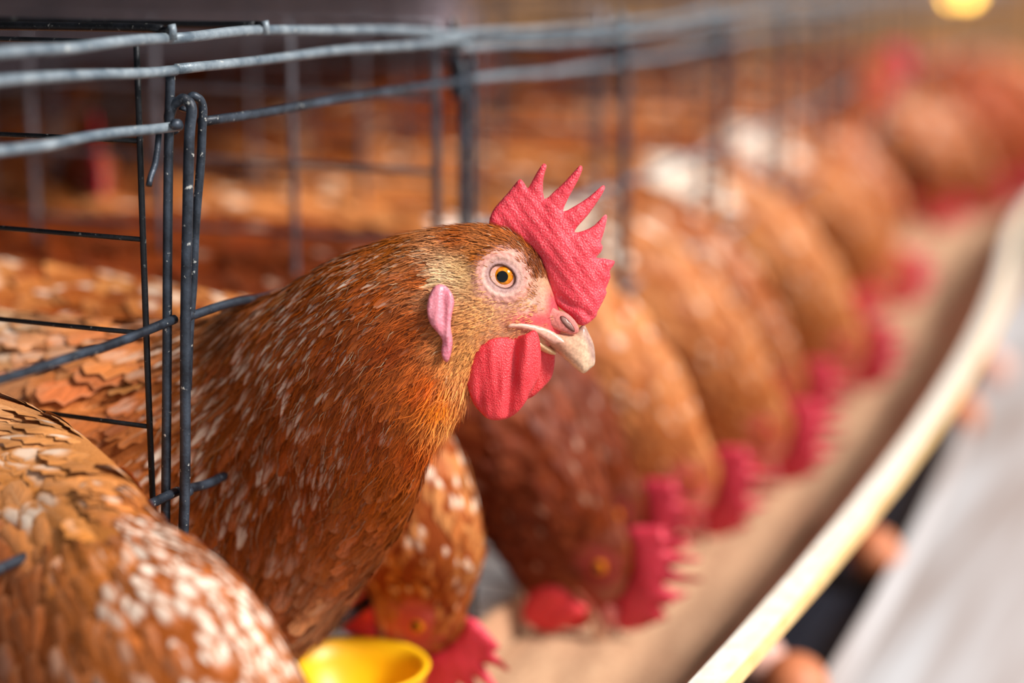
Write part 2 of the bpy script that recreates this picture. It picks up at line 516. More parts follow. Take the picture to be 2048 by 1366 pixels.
WATTLE = cpx([(330, 965), (372, 934), (432, 915), (500, 912), (560, 900), (600, 880), (622, 898), (634, 950), (638, 1030), (628, 1100), (600, 1160), (580, 1195), (560, 1232), (520, 1280),
    (462, 1311), (390, 1311), (350, 1282), (310, 1232), (286, 1162), (275, 1102), (281, 1050), (300, 1003)])
WATTLE_B = cpx([(x+16, y+6) for x, y in [(480, 930), (560, 905), (612, 905), (650, 948), (684, 968), (692, 1000), (688, 1055), (672, 1110), (622, 1165), (580, 1200), (520, 1215), (460, 1160), (440, 1050)]])
LOBE = cpx([(150, 660), (180, 668), (208, 700), (222, 745), (212, 800), (205, 860), (214, 930), (208, 985), (190, 1032), (168, 1020), (160, 980), (165, 930), (140, 890), (108, 850), (92, 790), (98, 730), (118, 680)])
BEAK = cpx([(560, 868), (620, 872), (680, 880), (740, 892), (800, 890), (846, 852), (872, 892), (895, 945), (903, 1000), (901, 1045), (882, 1064), (850, 1089), (822, 1077), (770, 1032), (700, 972), (640, 925), (600, 896)])
BEAK_LOW = cpx([(480, 862), (560, 880), (610, 898), (660, 940), (712, 985), (700, 1000), (650, 985), (590, 950), (520, 905)])
GAPE = cpx([(474, 858), (500, 846), (560, 848), (620, 858), (700, 888), (760, 940), (700, 948), (640, 915), (590, 890), (520, 872), (482, 872)])
CERE = cpx([(690, 770), (720, 782), (770, 800), (812, 845), (822, 882), (798, 900), (752, 890), (705, 872), (672, 850), (665, 800)])
NOSTRIL = cpx([(728, 818), (748, 810), (780, 838), (800, 870), (800, 888), (775, 876), (745, 850)])
HEAD = [  # top x,y, bottom x,y, half width : head stations, beak to nape
    (1128, 650, 1108, 690, 10), (1112, 600, 1090, 697, 20), (1100, 566, 1066, 704, 30), (1084, 528, 1036, 712, 40), (1063, 497, 1002, 722, 49),
    (1034, 470, 966, 735, 56), (995, 453, 942, 765, 61), (950, 449, 934, 800, 66)]

def head_disp(px, py):
    """outward relief of the face, in px"""
    r = np.hypot(px-1006, py-555)
    g = lambda cx, cy, sx, sy: np.exp(-((px-cx)/sx)**2-((py-cy)/sy)**2)
    return (4.0*np.exp(-((r-50)/13)**2) - 7*np.exp(-(r/30)**2) + 5*g(995, 500, 46, 14)
            + 5*g(955, 655, 40, 30) - 6*g(1064, 600, 16, 30) + 4*g(1040, 640, 26, 12) + 3*g(905, 560, 30, 20))

def skin_colour(px, py, base, red=0.0):
    """bare skin of the face as colour, elsewhere the plumage base colour"""
    r = np.hypot(px-1006, py-555)
    c = base.copy()
    def blend(w, rgb):
        nonlocal c
        c = c*(1-w[:, None]) + linA(rgb)*w[:, None]
    blend(np.clip((px-930)/60, 0, 1)*np.clip((py-520)/40, 0, 1)*np.clip((745-py)/40, 0, 1)*0.75, (208, 152, 112))
    blend(np.exp(-np.maximum(r-48, 0)**2/220.), (222, 156, 140))
    blend(np.exp(-((px-1065)/38)**2-((py-610)/38)**2), (224, 170, 150))
    blend(np.clip(np.exp(-((px-1068)/52)**2-((py-642)/17)**2)*1.2, 0, 1), (222, 84, 88))
    blend(np.clip((px-1085)/18, 0, 1)*np.clip((py-560)/40, 0, 1), (214, 70, 80))
    if red: blend(np.exp(-np.maximum(r-40, 0)**2/900.)*red, (196, 62, 66))
    return c

def head_parts(parent, mp, surf, fine=True, far=True):
    """comb, wattles, lobes, eyes and beak in head coordinates; mp maps (n,3) px,py,off to the parent's space"""
    sp, sub = (5.5, 3) if fine else (17, 1)
    W1 = lambda V: np.ones((len(V), 3))
    def put(name, V, Fc, mat, col=None, flip=False):
        P = mp(V)
        if flip: Fc = [tuple(reversed(f)) for f in Fc]
        return obj(name, mesh_from(name, P, Fc, mat, True, {'fcol': W1(V) if col is None else col}), parent)
    rnd_ = lambda d, R: np.sqrt(np.clip(1-(1-np.minimum(d/R, 1))**2, 0, 1))
    # comb
    def tcomb(x, y, d):
        hb = np.clip(((1090-x)*-0.55+(600-y)*0.83)/260, -.2, 1)       # 0 at the base line, 1 out at the points
        base = 22-15*np.clip(hb, 0, 1)
        t = (4+(base-4)*(1-np.exp(-d/20)))*rnd_(d, 7)
        s_ = (x-1103)*0.52+(y-590)*-0.85
        t -= 6*np.exp(-((s_-4)/6)**2)*np.clip((y-575)/25, 0, 1)
        t += 1.6*np.sin(x/9+y/23)*np.sin(y/13-x/31)*np.minimum(d/12, 1) + 0.9*np.sin(x/4.1-y/5.3)*np.minimum(d/10, 1)
        return np.maximum(t, 1.5)
    V, Fc, d = inflate(COMB, sp, 2 if fine else 1, tcomb, lambda x, y: 5*np.sin(x/38.)+3*np.sin(y/29.))
    pale = np.clip(1-d/14, 0, 1)[:, None]
    put('comb', V, Fc, M['comb'], (1+pale*np.array([0.10, 0.35, 0.30]))*(1 if fine else np.array([.86, .68, .9])))  # coarse heads get darker combs, their shade put into the colour
    # wattles
    def tw(x, y, d):
        t = (3+10*(1-np.exp(-d/26)))*rnd_(d, 8)
        return np.maximum(t+1.1*np.sin(x/5.0+y/40)+.7*np.sin(x/2.9-y/31), 1)
    def cw(x, y):
        fold = np.exp(-((x-(1030-(y-680)*0.10))/9)**2)
        return -34-0.05*(840-y)+9*fold-7*np.exp(-((x-1052)/14)**2)-6*np.exp(-((x-985)/30)**2)+3*np.sin(x/14+y/30)
    V, Fc, d = inflate(WATTLE, sp, sub, tw, cw)
    put('wattle', V, Fc, M['wattle'])
    V, Fc, d = inflate(WATTLE_B, sp*1.2, sub, tw, lambda x, y: 14+4*np.sin(x/16.+y/22))
    put('wattle', V, Fc, M['wattle'], W1(V)*np.array([1.02, 1.1, 1.0]))
    # ear lobes
    for side in ((1, -1) if far else (1,)):
        def tl(x, y, d):
            return np.maximum((2+7*(1-np.exp(-d/9)))*rnd_(d, 6)+1.2*np.sin(x/3.5+y/30), .8)
        def cl(x, y):
            return surf(x, y)-3-4*np.exp(-((x-(905-(y-600)*.03))/7)**2)+3*np.exp(-((x-(888+(y-600)*.06))/5)**2)
        V, Fc, d = inflate(LOBE, sp*0.8, sub, tl, cl)
        V[:, 2] *= side
        put('ear_lobe', V, Fc, M['lobe'], W1(V)*(np.array([1, .96, 1]) if fine else np.array([.86, .98, 1.3])), side < 0)
    # beak
    hb, tb, rd = linA((204, 146, 118)), linA((230, 196, 164)), linA((150, 112, 108))
    def tbk(x, y, d):
        T = np.interp(x, [1040, 1080, 1130, 1165, 1190], [24, 27, 24, 17, 11])
        return T*rnd_(d, 26)
    V, Fc, d = inflate(BEAK, sp*0.8, sub, tbk, lambda x, y: 0*x)
    k = np.clip((V[:, 0]-1120)/60, 0, 1)[:, None]
    culm = catmull([(1150, 652), (1164, 654), (1178, 680), (1186, 705), (1187, 724)], 6)
    rdist = np.min(np.hypot(V[:, :1]-culm[None, :, 0], V[:, 1:2]-culm[None, :, 1]), 1)
    ridge = (np.exp(-(rdist/9)**2)*.85*np.clip((735-V[:, 1])/20, 0, 1))[:, None]
    cb = (hb*(1-k)+tb*k)*(1-ridge)+rd*ridge
    cb = cb*(1+.10*np.sin((V[:, 1]-V[:, 0]*.75)/3.1)+.06*np.sin((V[:, 1]-V[:, 0]*.8)/1.3))[:, None]
    put('upper_beak', V, Fc, M['beak'], cb)
    V, Fc, d = inflate(BEAK_LOW, sp*0.8, sub, lambda x, y, d: np.interp(x, [1010, 1060, 1110], [24, 24, 14])*rnd_(d, 14), lambda x, y: 0*x)
    put('lower_beak', V, Fc, M['beak'], W1(V)*linA((236, 190, 140)))
    for side in ((1, -1) if far else (1,)):
        V, Fc, d = inflate(GAPE, sp*0.8, sub, lambda x, y, d: 6*rnd_(d, 8), lambda x, y: np.minimum(surf(x, y), -18)-1)
        V[:, 2] *= side
        put('mouth_corner', V, Fc, M['beak'], W1(V)*linA((236, 178, 158)), side < 0)
        V, Fc, d = inflate(CERE, sp*0.8, sub, lambda x, y, d: 4.5*rnd_(d, 28), lambda x, y: np.minimum(surf(x, y), -20)+3)
        V[:, 2] *= side
        put('nostril_flap', V, Fc, M['skin'], W1(V)*linA((218, 126, 118)), side < 0)
        if fine:
            V, Fc, d = inflate(NOSTRIL, 4, 3, lambda x, y, d: 2.6*rnd_(d, 7), lambda x, y: np.minimum(surf(x, y), -20)-.6)
            V[:, 2] *= side
            kk = np.clip(1-d/6, 0, 1)[:, None]
            put('nostril', V, Fc, M['beak'], linA((176, 132, 122))*(1-kk)+linA((96, 52, 48))*kk, side < 0)
        # eye: rings about an axis that looks out of the head
        ex, ey = 1005.0, 555.0
        s0 = float(surf(np.array([ex]), np.array([ey]))[0])
        R = 31.0; rr = np.array([0, 4, 8, 11.0, 12.2, 15, 18, 21, 22.6, 24, 26, 28.5, 30.5, 31.0])
        if not fine: rr = np.array([0, 11., 12.2, 22.6, 24, 31.0])
        na = 40 if fine else 14
        zz = s0-7+R-np.sqrt(np.maximum(R*R-rr*rr, 0))
        V = []; cl_ = []
        for r0, z0 in zip(rr, zz):
            for a in np.linspace(0, 2*math.pi, na, endpoint=False):
                V.append((ex+r0*math.cos(a), ey+r0*math.sin(a), z0))
                if r0 < 11.5: cl_.append(lin((2, 2, 4)))
                elif r0 < 22.7:
                    q = (r0-12)/10.6; st = 0.85+0.15*math.sin(a*9)
                    cl_.append([x*st for x in (np.array(lin((206, 98, 6)))*q+np.array(lin((246, 146, 16)))*(1-q))])
                else: cl_.append(lin((34, 20, 14)))
        Fc = []
        for i in range(len(rr)-1):
            for k in range(na):
                k2 = (k+1) % na
                Fc.append((i*na+k, i*na+k2, (i+1)*na+k2, (i+1)*na+k))
        V = np.array(V); V[:, 2] *= side
        put('eye', V, Fc, M['eye'], np.array(cl_), side > 0)
        if not fine: continue
        # eyelids: folded rings of skin round the eye
        rl = np.array([21.5, 22.5, 24.5, 27, 30, 33, 36, 39, 42, 45, 48, 51, 54, 58, 62, 66, 71])
        hl = np.array([-4., 1.0, 4.2, 5.6, 5.0, 4.0, 4.6, 5.2, 4.6, 3.4, 3.0, 2.8, 1.4, -.4, -2.0, -4, -7])
        cr = np.array([lin(c) for c in [(30, 18, 16), (52, 32, 28), (120, 84, 80), (178, 140, 136), (186, 146, 140), (198, 152, 144), (214, 168, 156), (216, 170, 156),
              (206, 150, 138), (206, 144, 132), (214, 150, 134), (222, 160, 144), (216, 150, 132), (212, 148, 124), (208, 148, 118), (204, 146, 112), (200, 144, 106)]])
        na = 72; V = []; cl_ = []
        for r0, h0, c0 in zip(rl, hl, cr):
            for a in np.linspace(0, 2*math.pi, na, endpoint=False):
                q = 1+0.13*math.cos(2*(a-math.radians(35)))*np.clip((45-r0)/20, 0.25, 1)
                x = ex+r0*q*math.cos(a); y = ey+r0*q*math.sin(a)
                wr = 0.8*math.sin(a*17+r0*0.3)*np.clip((r0-28)/20, 0, 1) + 1.4*math.sin(a*2+1.0+r0*.11)*np.clip((r0-28)/15, 0, 1)*np.clip((68-r0)/10, 0, 1)
                V.append((x, y, h0+wr)); cl_.append(c0)
        V = np.array(V)
        sf = surf(V[:, 0], V[:, 1]); V[:, 2] = (np.minimum(sf, -8)-V[:, 2])
        V[:, 2] *= side
        Fc = []
        for i in range(len(rl)-1):
            for k in range(na):
                k2 = (k+1) % na
                Fc.append((i*na+k, i*na+k2, (i+1)*na+k2, (i+1)*na+k))
        put('eyelid', V, Fc, M['skin'], np.array(cl_), side > 0)

def surf_fn(px, py, off):
    V = np.stack([px, py, off], -1)
    bv = BVHTree.FromPolygons([tuple(v) for v in V.reshape(-1, 3)], [tuple(int(i) for i in q) for q in grid_faces(*px.shape)])
    def surf(x, y):
        out = np.full(len(x), -12.0)
        for i in range(len(x)):
            h = bv.ray_cast(Vector((x[i], y[i], -800)), Vector((0, 0, 1)))
            if h[0] is not None: out[i] = min(h[0][2], 0)
        return out
    return surf

def make_legs(parent, pts, zfoot):
    for (x, y, ztop) in pts:
        P = [(x-.012, y, ztop), (x-.018, y, zfoot+.075), (x, y, zfoot+.012)]
        V, Fc = tube(catmull(P, 4), np.linspace(.012, .006, 9), 8)
        lg = obj('leg', mesh_from('leg', V, Fc, M['leg']), parent)
        for a in (-28, 0, 28, 180):
            ln = .05 if a != 180 else .02
            e = (x+ln*math.cos(math.radians(a)), y+ln*math.sin(math.radians(a)), zfoot+.004)
            V, Fc = tube(np.array([(x, y, zfoot+.014), ((x+e[0])/2, (y+e[1])/2, zfoot+.012), e]), np.array([.006, .005, .002]), 6)
            obj('toe', mesh_from('toe', V, Fc, M['leg']), lg)

class Field:
    """plumage character at points of the profile, blended from samples"""
    def __init__(s, rows, power=3.2, sat=1.15, k=1.04):
        R = np.array([r[:10] for r in rows], float)
        s.xy = R[:, :2]; a = np.radians(R[:, 2])
        s.val = np.column_stack([np.cos(a), np.sin(a), R[:, 3:7], rich(linA(R[:, 7:10]), sat, k)]); s.p = power
    def __call__(s, px, py):
        d = np.hypot(px[:, None]-s.xy[None, :, 0], py[:, None]-s.xy[None, :, 1])+6
        w = d**-s.p; w /= w.sum(1, keepdims=True)
        v = w@s.val
        return dict(dx=v[:, 0], dy=v[:, 1], L=v[:, 2], W=v[:, 3], streak=v[:, 4], wide=v[:, 5], col=v[:, 6:9])

def pixel_hen(stations, field, origin, root, disp=None, cover=3.2, lift=0.10, ncol=64, per=8, bare=None):
    """a hen whose side view is given by profile stations with their distance; real width comes from the half widths"""
    px, py, off, dc = sweep(stations, per, ncol)
    if disp is not None:
        off = off + np.sign(off)*disp(px, py)*np.minimum(np.abs(off)/25, 1)
    dcg = np.broadcast_to(dc[:, None], px.shape)
    G = px2w(px, py, dcg) + (off*dcg/F)[..., None]*f_
    V, Q = grid_closed(G)
    fl = field(px.ravel(), py.ravel())
    base = fl['col']*0.8
    base = np.concatenate([base, base[:1], base[-1:]])
    return px, py, off, dcg, G, V, Q, base

def aim(N, T3):
    return unit(T3-N*(T3*N).sum(1, keepdims=True))

# ------------------------------------------------------------------ setting
def strip(name, mat, prof, X0, X1, n, closed=True, smooth=False):
    """extrude a (Y,Z) section along the row, following its bend"""
    Xs = np.linspace(X0, X1, n); m = len(prof); V = []
    for X in Xs:
        for (y, z) in prof: V.append(W(X, y, z))
    Fc = []
    kk = m if closed else m-1
    for i in range(n-1):
        for k in range(kk):
            k2 = (k+1) % m
            Fc.append((i*m+k, (i+1)*m+k, (i+1)*m+k2, i*m+k2))
    if closed:
        Fc.append(tuple(range(m))); Fc.append(tuple((n-1)*m+k for k in range(m-1, -1, -1)))
    return mesh_from(name, V, Fc, mat, smooth)

struct(obj('floor', box_mesh('floor', -4, 10, -6, 4, -0.1, 0, M['concrete'])), 'pale concrete barn floor below the cages')
struct(obj('wall_back', strip('wall_back', M['wall'], [(1.20, -1.3), (1.26, -1.3), (1.26, 0.9), (1.20, 0.9)], -1.6, 3.1, 18)), 'dim lilac grey boarded wall behind the cages')
struct(obj('wall_far', box_mesh('wall_far', 6.0, 6.1, -0.9, 4, 0, 2.2, M['farwall'])), 'tan sheeting closing the far end of the barn')
struct(obj('shade_board', strip('shade_board', M['board'], [(0.0, 0.22), (1.20, 0.22), (1.20, 0.24), (0.0, 0.24)], -1.6, 2.9, 18)), 'unseen dark board added over the cages to shade them')  # unseen board, added overhead to keep the cage interiors dark

# ------------------------------------------------------------------ cages
def front(px, py, Y=0.0):
    """point where the sight line of a photo position meets the plane Y"""
    d = f_ + (px-1024)/F*r_ + (683-py)/F*u_
    t = (Y-C[1])/d[1]
    return C+t*d
PITCH = 0.272
def wob(P, n=10, amp=0.0006):
    P = catmull(P, n)
    t = np.arange(len(P))
    P[:, 2] += amp*np.sin(t*0.7+random.random()*6); P[:, 1] += amp*np.sin(t*0.45+random.random()*6)
    return P
def wire(name, P, rad, mat, parent, seg=10, n=6, amp=0.0004):
    P = np.array(P, float)
    org = np.array(parent.location)
    V, Fc = tube(wob(P, n, amp)-org, rad, seg)
    return obj(name, mesh_from(name, V, Fc, M[mat]), parent)
def lastz(P, X):      # run on to X at the height of the last point
    return [*P, np.array([X, P[-1][1], P[-1][2]])]
ZA, ZB, ZC, ZD, ZE = (front(372, y)[2]-CAMZ for y in (72, 138, 247, 634, 980))
ZF = -0.331
ROD = 0.0021

ORD = {-2: 'second bay before the corner hooks, at the left edge', -1: 'bay holding the blurred foreground hen', 0: 'bay the sharp hen leans out of', 1: 'first bay beyond the sharp hen',
       2: 'second bay beyond the sharp hen', 3: 'third bay beyond the sharp hen', 4: 'fourth bay beyond the sharp hen', 5: 'fifth bay beyond the sharp hen',
       6: 'sixth bay beyond the sharp hen', 7: 'seventh bay beyond the sharp hen', 8: 'eighth bay beyond the sharp hen', 9: 'ninth bay beyond the sharp hen', 10: 'tenth bay beyond the sharp hen'}
CAGE = {}
for b in range(-2, 11):
    X0, X1 = b*PITCH, (b+1)*PITCH
    t = CAGE[b] = thing('wire_cage', 'grey wire cage, ' + ORD[b], 'cage', tuple(W(X0, 0, -0.42)), group='cages of the row')
    far = b > 0
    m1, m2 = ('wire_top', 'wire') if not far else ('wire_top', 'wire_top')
    if b == -1:
        A = [W(X0, 0, ZA-.004), *[front(*p) for p in ((0, 108), (170, 92), (338, 76))]]
        B = [W(X0, 0, ZB-.003), *[front(*p) for p in ((0, 160), (180, 152), (352, 140))]]
        Cc = [W(X0, 0, ZC), *[front(*p) for p in ((0, 302), (180, 275), (358, 250))]]
        D = [W(X0, 0, ZD), *[front(*p) for p in ((0, 757), (180, 703), (350, 640))]]
        E = [W(X0, 0, ZE), *[front(*p) for p in ((0, 1138), (180, 1062), (356, 984))]]
    elif b == 0:
        A = [front(*p) for p in ((338, 76), (520, 62), (740, 60), (938, 72))]
        B = [front(*p) for p in ((352, 140), (600, 110), (800, 92), (938, 78))]
        Cc = [front(*p) for p in ((404, 244), (640, 206), (940, 158))]
        D = lastz([front(*p) for p in ((366, 634), (480, 603), (590, 578))], X1)
        E = lastz([front(*p) for p in ((366, 982), (430, 960), (500, 932))], X1)
    else:
        A, B, Cc, D, E = ([W(X0+(X1-X0)*q, 0, z+(.002*math.sin(3*q+b*2))) for q in (0, .35, .7, 1)] for z in (-.0415, -.049, -.067, ZD, ZE))
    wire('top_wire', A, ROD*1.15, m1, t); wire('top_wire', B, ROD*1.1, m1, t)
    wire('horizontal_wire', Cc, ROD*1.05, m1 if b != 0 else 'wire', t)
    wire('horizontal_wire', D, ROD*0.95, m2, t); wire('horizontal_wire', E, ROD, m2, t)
    wire('bottom_wire', [W(X0, 0, ZF), W((X0+X1)/2, 0, ZF), W(X1, 0, ZF)], ROD*1.7, 'wire_dark', t)
    if b == 0:
        wire('hook_wire', [front(350, 262, .004), front(338, 236, .004), front(350, 208, .001), front(368, 199, -.003), front(382, 214, -.006), front(380, 262, -.006),
                           front(375, 400, -.006), front(372, 640, -.006), front(369, 980, -.006), front(367, 1120, -.006), front(366, 1330, -.006)], ROD*1.12, 'wire', t, 12, 8, .0002)
        wire('hook_wire', [front(366, 222, .002), front(376, 200, .001), front(392, 193, -.002), front(405, 216, -.003), front(404, 280, -.003), front(395, 400, -.002),
                           front(388, 520, -.001), front(381, 640, .0), front(374, 780, .002)], ROD*0.92, 'wire', t, 12, 8, .0002)
        wire('vertical_wire', [front(340, 138, .003), front(338, 300, .003), front(334, 640, .003), front(331, 1060, .003), front(330, 1340, .003)], ROD*0.98, 'wire', t, 12, 6, .0002)
        wire('loose_wire_end', [front(318, 270, .0045), front(308, 330, .004), front(299, 372, .003)], ROD*0.65, 'wire', t)
        # weld blobs where the cross wires meet the upright
        for (qx, qy) in ((376, 632), (374, 984), (352, 249)):
            c = front(qx, qy, -.004)-np.array(t.location)
            V, Fc = tube([c-np.array([.003, 0, 0]), c-np.array([.0015, 0, 0]), c, c+np.array([.002, 0, 0]), c+np.array([.0036, 0, 0])], np.array([.0006, .0022, .0025, .0022, .0008]), 10)
            obj('weld', mesh_from('weld', V, Fc, M['wire']), t)
    else:
        for dx, rr, yy in ((0.0, ROD*1.3, -.004), (0.022, ROD*1.0, 0.0)):
            wire('hook_wire', [W(X0+dx+.006, .004, ZC-.006), W(X0+dx+.003, .002, ZC+.010), W(X0+dx, yy, ZC+.004), W(X0+dx-.001, yy, ZD), W(X0+dx-.003, yy, -.40)], rr, 'wire', t)
        # blob where the top wires meet the upright
        c = W(X0, -.002, -.0415)-np.array(t.location)
        V, Fc = tube([c-np.array([.007, 0, 0]), c-np.array([.004, 0, 0]), c, c+np.array([.004, 0, 0]), c+np.array([.007, 0, 0])], np.array([.001, .0042, .005, .0042, .001]), 10)
        obj('weld', mesh_from('weld', V, Fc, M['wire_top']), t)
        wire('vertical_wire', [W(X0+.004, .003, ZA), W(X0+.004, .003, ZC)], ROD, 'wire', t)

ZP = [-.034, -.075, -.116, -.157, -.198, -.24, -.282, -.325, -.37]
for b in range(-1, 9):
    X = b*PITCH
    t = CAGE[b]
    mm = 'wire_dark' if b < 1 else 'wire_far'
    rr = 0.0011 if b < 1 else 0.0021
    xo = -.012 if b == 0 else 0
    for j, z in enumerate(ZP):
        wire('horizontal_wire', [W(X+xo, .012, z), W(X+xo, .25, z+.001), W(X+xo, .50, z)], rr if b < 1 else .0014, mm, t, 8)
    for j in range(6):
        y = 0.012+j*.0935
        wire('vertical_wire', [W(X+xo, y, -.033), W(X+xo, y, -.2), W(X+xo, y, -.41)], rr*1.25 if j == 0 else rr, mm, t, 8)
    # wires of the cage top that end over the front rod
    if b in (0,):
        for (qx, qy, dX, Z) in ((520, 52, 0, 0), (333, 60, 0, 0)):
            p = front(qx, qy, 0)
            wire('top_cross_wire', [p+np.array([0, -.002, 0]), p+np.array([0, .05, .0005]), p+np.array([0, .45, .001])], .0019, 'wire_dark', t, 8)
            c = p-np.array(t.location)
            V, Fc = tube([c+np.array([0, -.003, -.004]), c+np.array([0, -.003, 0]), c+np.array([0, -.0025, .0022])], .0018, 8)
            obj('wire_end', mesh_from('wire_end', V, Fc, M['wire_top']), t)

# rear cage wall of wires, behind the hens
for b in range(-1, 6):
    X0, X1 = b*PITCH, (b+1)*PITCH
    t = fl = CAGE[b]
    for z in (-.03, -.12, -.21, -.30, -.39):
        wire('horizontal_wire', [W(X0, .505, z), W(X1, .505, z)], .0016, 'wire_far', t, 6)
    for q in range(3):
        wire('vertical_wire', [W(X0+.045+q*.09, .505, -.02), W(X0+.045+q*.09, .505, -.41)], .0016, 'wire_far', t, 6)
    for q in range(6):
        wire('floor_wire', [W(X0+.02+q*.046, .01, -.423), W(X0+.02+q*.046, .5, -.423)], .0013, 'wire_dark', fl, 6)
    for q in range(6):
        wire('floor_wire', [W(X0+.002, .03+q*.09, -.4255), W(X1-.002, .03+q*.09, -.4255)], .0013, 'wire_dark', fl, 6)

# ------------------------------------------------------------------ trough, feed, egg tray, deflector
XA, XB = -0.62, 5.9
tr = thing('feed_trough', 'long tan feed trough with a cream lip running along the cages', 'trough', tuple(W(XA, -.1, -.42)))
org = np.array(tr.location)
def pstrip(name, mat, prof, par, n=60, kind=None, smooth=False):
    me = strip(name, mat, prof, XA, XB, n, True, smooth)
    me.transform(Matrix.Translation(Vector(-org)))
    o = obj(name, me, par)
    if kind: o['kind'] = kind
    return o
pstrip('trough_body', M['trough'], [(-.022, -.372), (-.028, -.408), (-.128, -.408), (-.201, -.322), (-.205, -.325), (-.130, -.412), (-.024, -.412), (-.018, -.372)], tr)
pstrip('trough_lip', M['lip'], [(-.2000, -.3215), (-.2000, -.3185), (-.2145, -.3185), (-.2145, -.3215)], tr)
pstrip('lip_edge', M['lip_edge'], [(-.2146, -.3245), (-.2146, -.3190), (-.2176, -.3200), (-.2176, -.3245)], tr)
# feed
nx, ny = 420, 12
Xs = np.linspace(XA, XB, nx); V = []
for X in Xs:
    for j in range(ny):
        y = -.029-.108*j/(ny-1)
        z = -.391+.004*math.sin(X*23+j*.7)*math.cos(X*9-j)+random.uniform(-.0015, .0015)
        V.append(W(X, y-.004*0, z))
Fc = [(i*ny+j, i*ny+j+1, (i+1)*ny+j+1, (i+1)*ny+j) for i in range(nx-1) for j in range(ny-1)]
fo = obj('feed_mash', mesh_from('feed_mash', V, [tuple(reversed(q)) for q in Fc], M['feed']))
tag(fo, 'loose tan feed mash lying in the trough', 'feed', kind='stuff')

ty = thing('egg_tray', 'dark wire egg tray under the trough with a pale lip', 'egg tray', tuple(W(XA, -.1, -.47)))
org = np.array(ty.location)
pstrip('tray_shade_sheet', M['tray'], [(.06, -.478), (.06, -.481), (-.180, -.4755), (-.180, -.4725)], ty)  # solid dark sheet standing in for the shade below the trough
for j in range(9):
    pstrip('tray_wire', M['tray'], [(.04-j*.024+.0012*math.cos(a), -.4705+.0012*math.sin(a)) for a in np.linspace(0, 2*math.pi, 7)[:-1]], ty)
pstrip('tray_lip', M['zinc'], [(-.178, -.476), (-.178, -.447), (-.183, -.447), (-.183, -.476)], ty)
ds = thing('dropping_deflector', 'pale sheet sloping below the egg tray, white with daylight', 'sheet', tuple(W(XA, -.1, -.66)))
org = np.array(ds.location)
pstrip('sheet', M['zinc'], [(.35, -.60), (.35, -.605), (-.42, -.665), (-.42, -.66)], ds)

def egg(px, py, Z, L, mat, label, rz):
    d = f_ + (px-1024)/F*r_ + (683-py)/F*u_
    p = C + d*((Z)/d[2])
    V = []; n, m = 14, 20
    for i in range(n+1):
        a = math.pi*i/n
        for k in range(m):
            w = 2*math.pi*k/m; x = math.cos(a); rr = 0.39*math.sin(a)*(1-0.13*x)
            V.append((L*x*.5, L*rr*math.cos(w), L*rr*math.sin(w)))
    Fc = [(i*m+k, (i+1)*m+k, (i+1)*m+(k+1) % m, i*m+(k+1) % m) for i in range(n) for k in range(m)]
    o = obj('egg', mesh_from('egg', V, Fc, M[mat]))
    o.location = p; o.rotation_euler = (0, 0, rz)
    return tag(o, label, 'egg', 'eggs on the egg tray')
egg(1745, 1105, -.447, .054, 'egg', 'brown egg alone on the dark tray right of the trough lip', 0.5)
egg(1500, 1318, -.447, .050, 'egg_pink', 'pale pink egg at the bottom edge, touching the trough lip', 1.2)
egg(1590, 1372, -.447, .055, 'egg', 'brown egg cut by the bottom edge, beside the pale pink egg', 0.2)
egg(1915, 828, -.447, .054, 'egg', 'distant brown egg far along the tray by the lip', 0.9)
egg(1985, 735, -.447, .054, 'egg_pink', 'most distant pale egg on the tray, near the right edge', 0.3)

# yellow drinker cup low at the cage front
yc = thing('drinker_cup', 'yellow plastic drinker cup low at the cage front under the sharp hen', 'cup', (0, 0, 0))
yc.location = px2w(705, 1350, 0.96)
prof = [(.004, -.030), (.020, -.029), (.030, -.020), (.036, -.004), (.0385, .004), (.0395, .005), (.0385, .0062), (.0355, .005), (.032, -.004), (.026, -.018), (.016, -.025), (.0, -.026)]
V = []; m = 36
for (rr, z) in prof:
    for k in range(m):
        w = 2*math.pi*k/m; V.append((rr*math.cos(w), rr*math.sin(w), z))
Fc = [(i*m+k, i*m+(k+1) % m, (i+1)*m+(k+1) % m, (i+1)*m+k) for i in range(len(prof)-1) for k in range(m)]
obj('bowl', mesh_from('bowl', V, Fc, M['yellow']), yc)
V, Fc = tube([(0.0, .036, .0), (0, .05, .012), (0, .055, .05)], .006, 10)
obj('feed_pipe', mesh_from('feed_pipe', V, Fc, M['yellow']), yc)

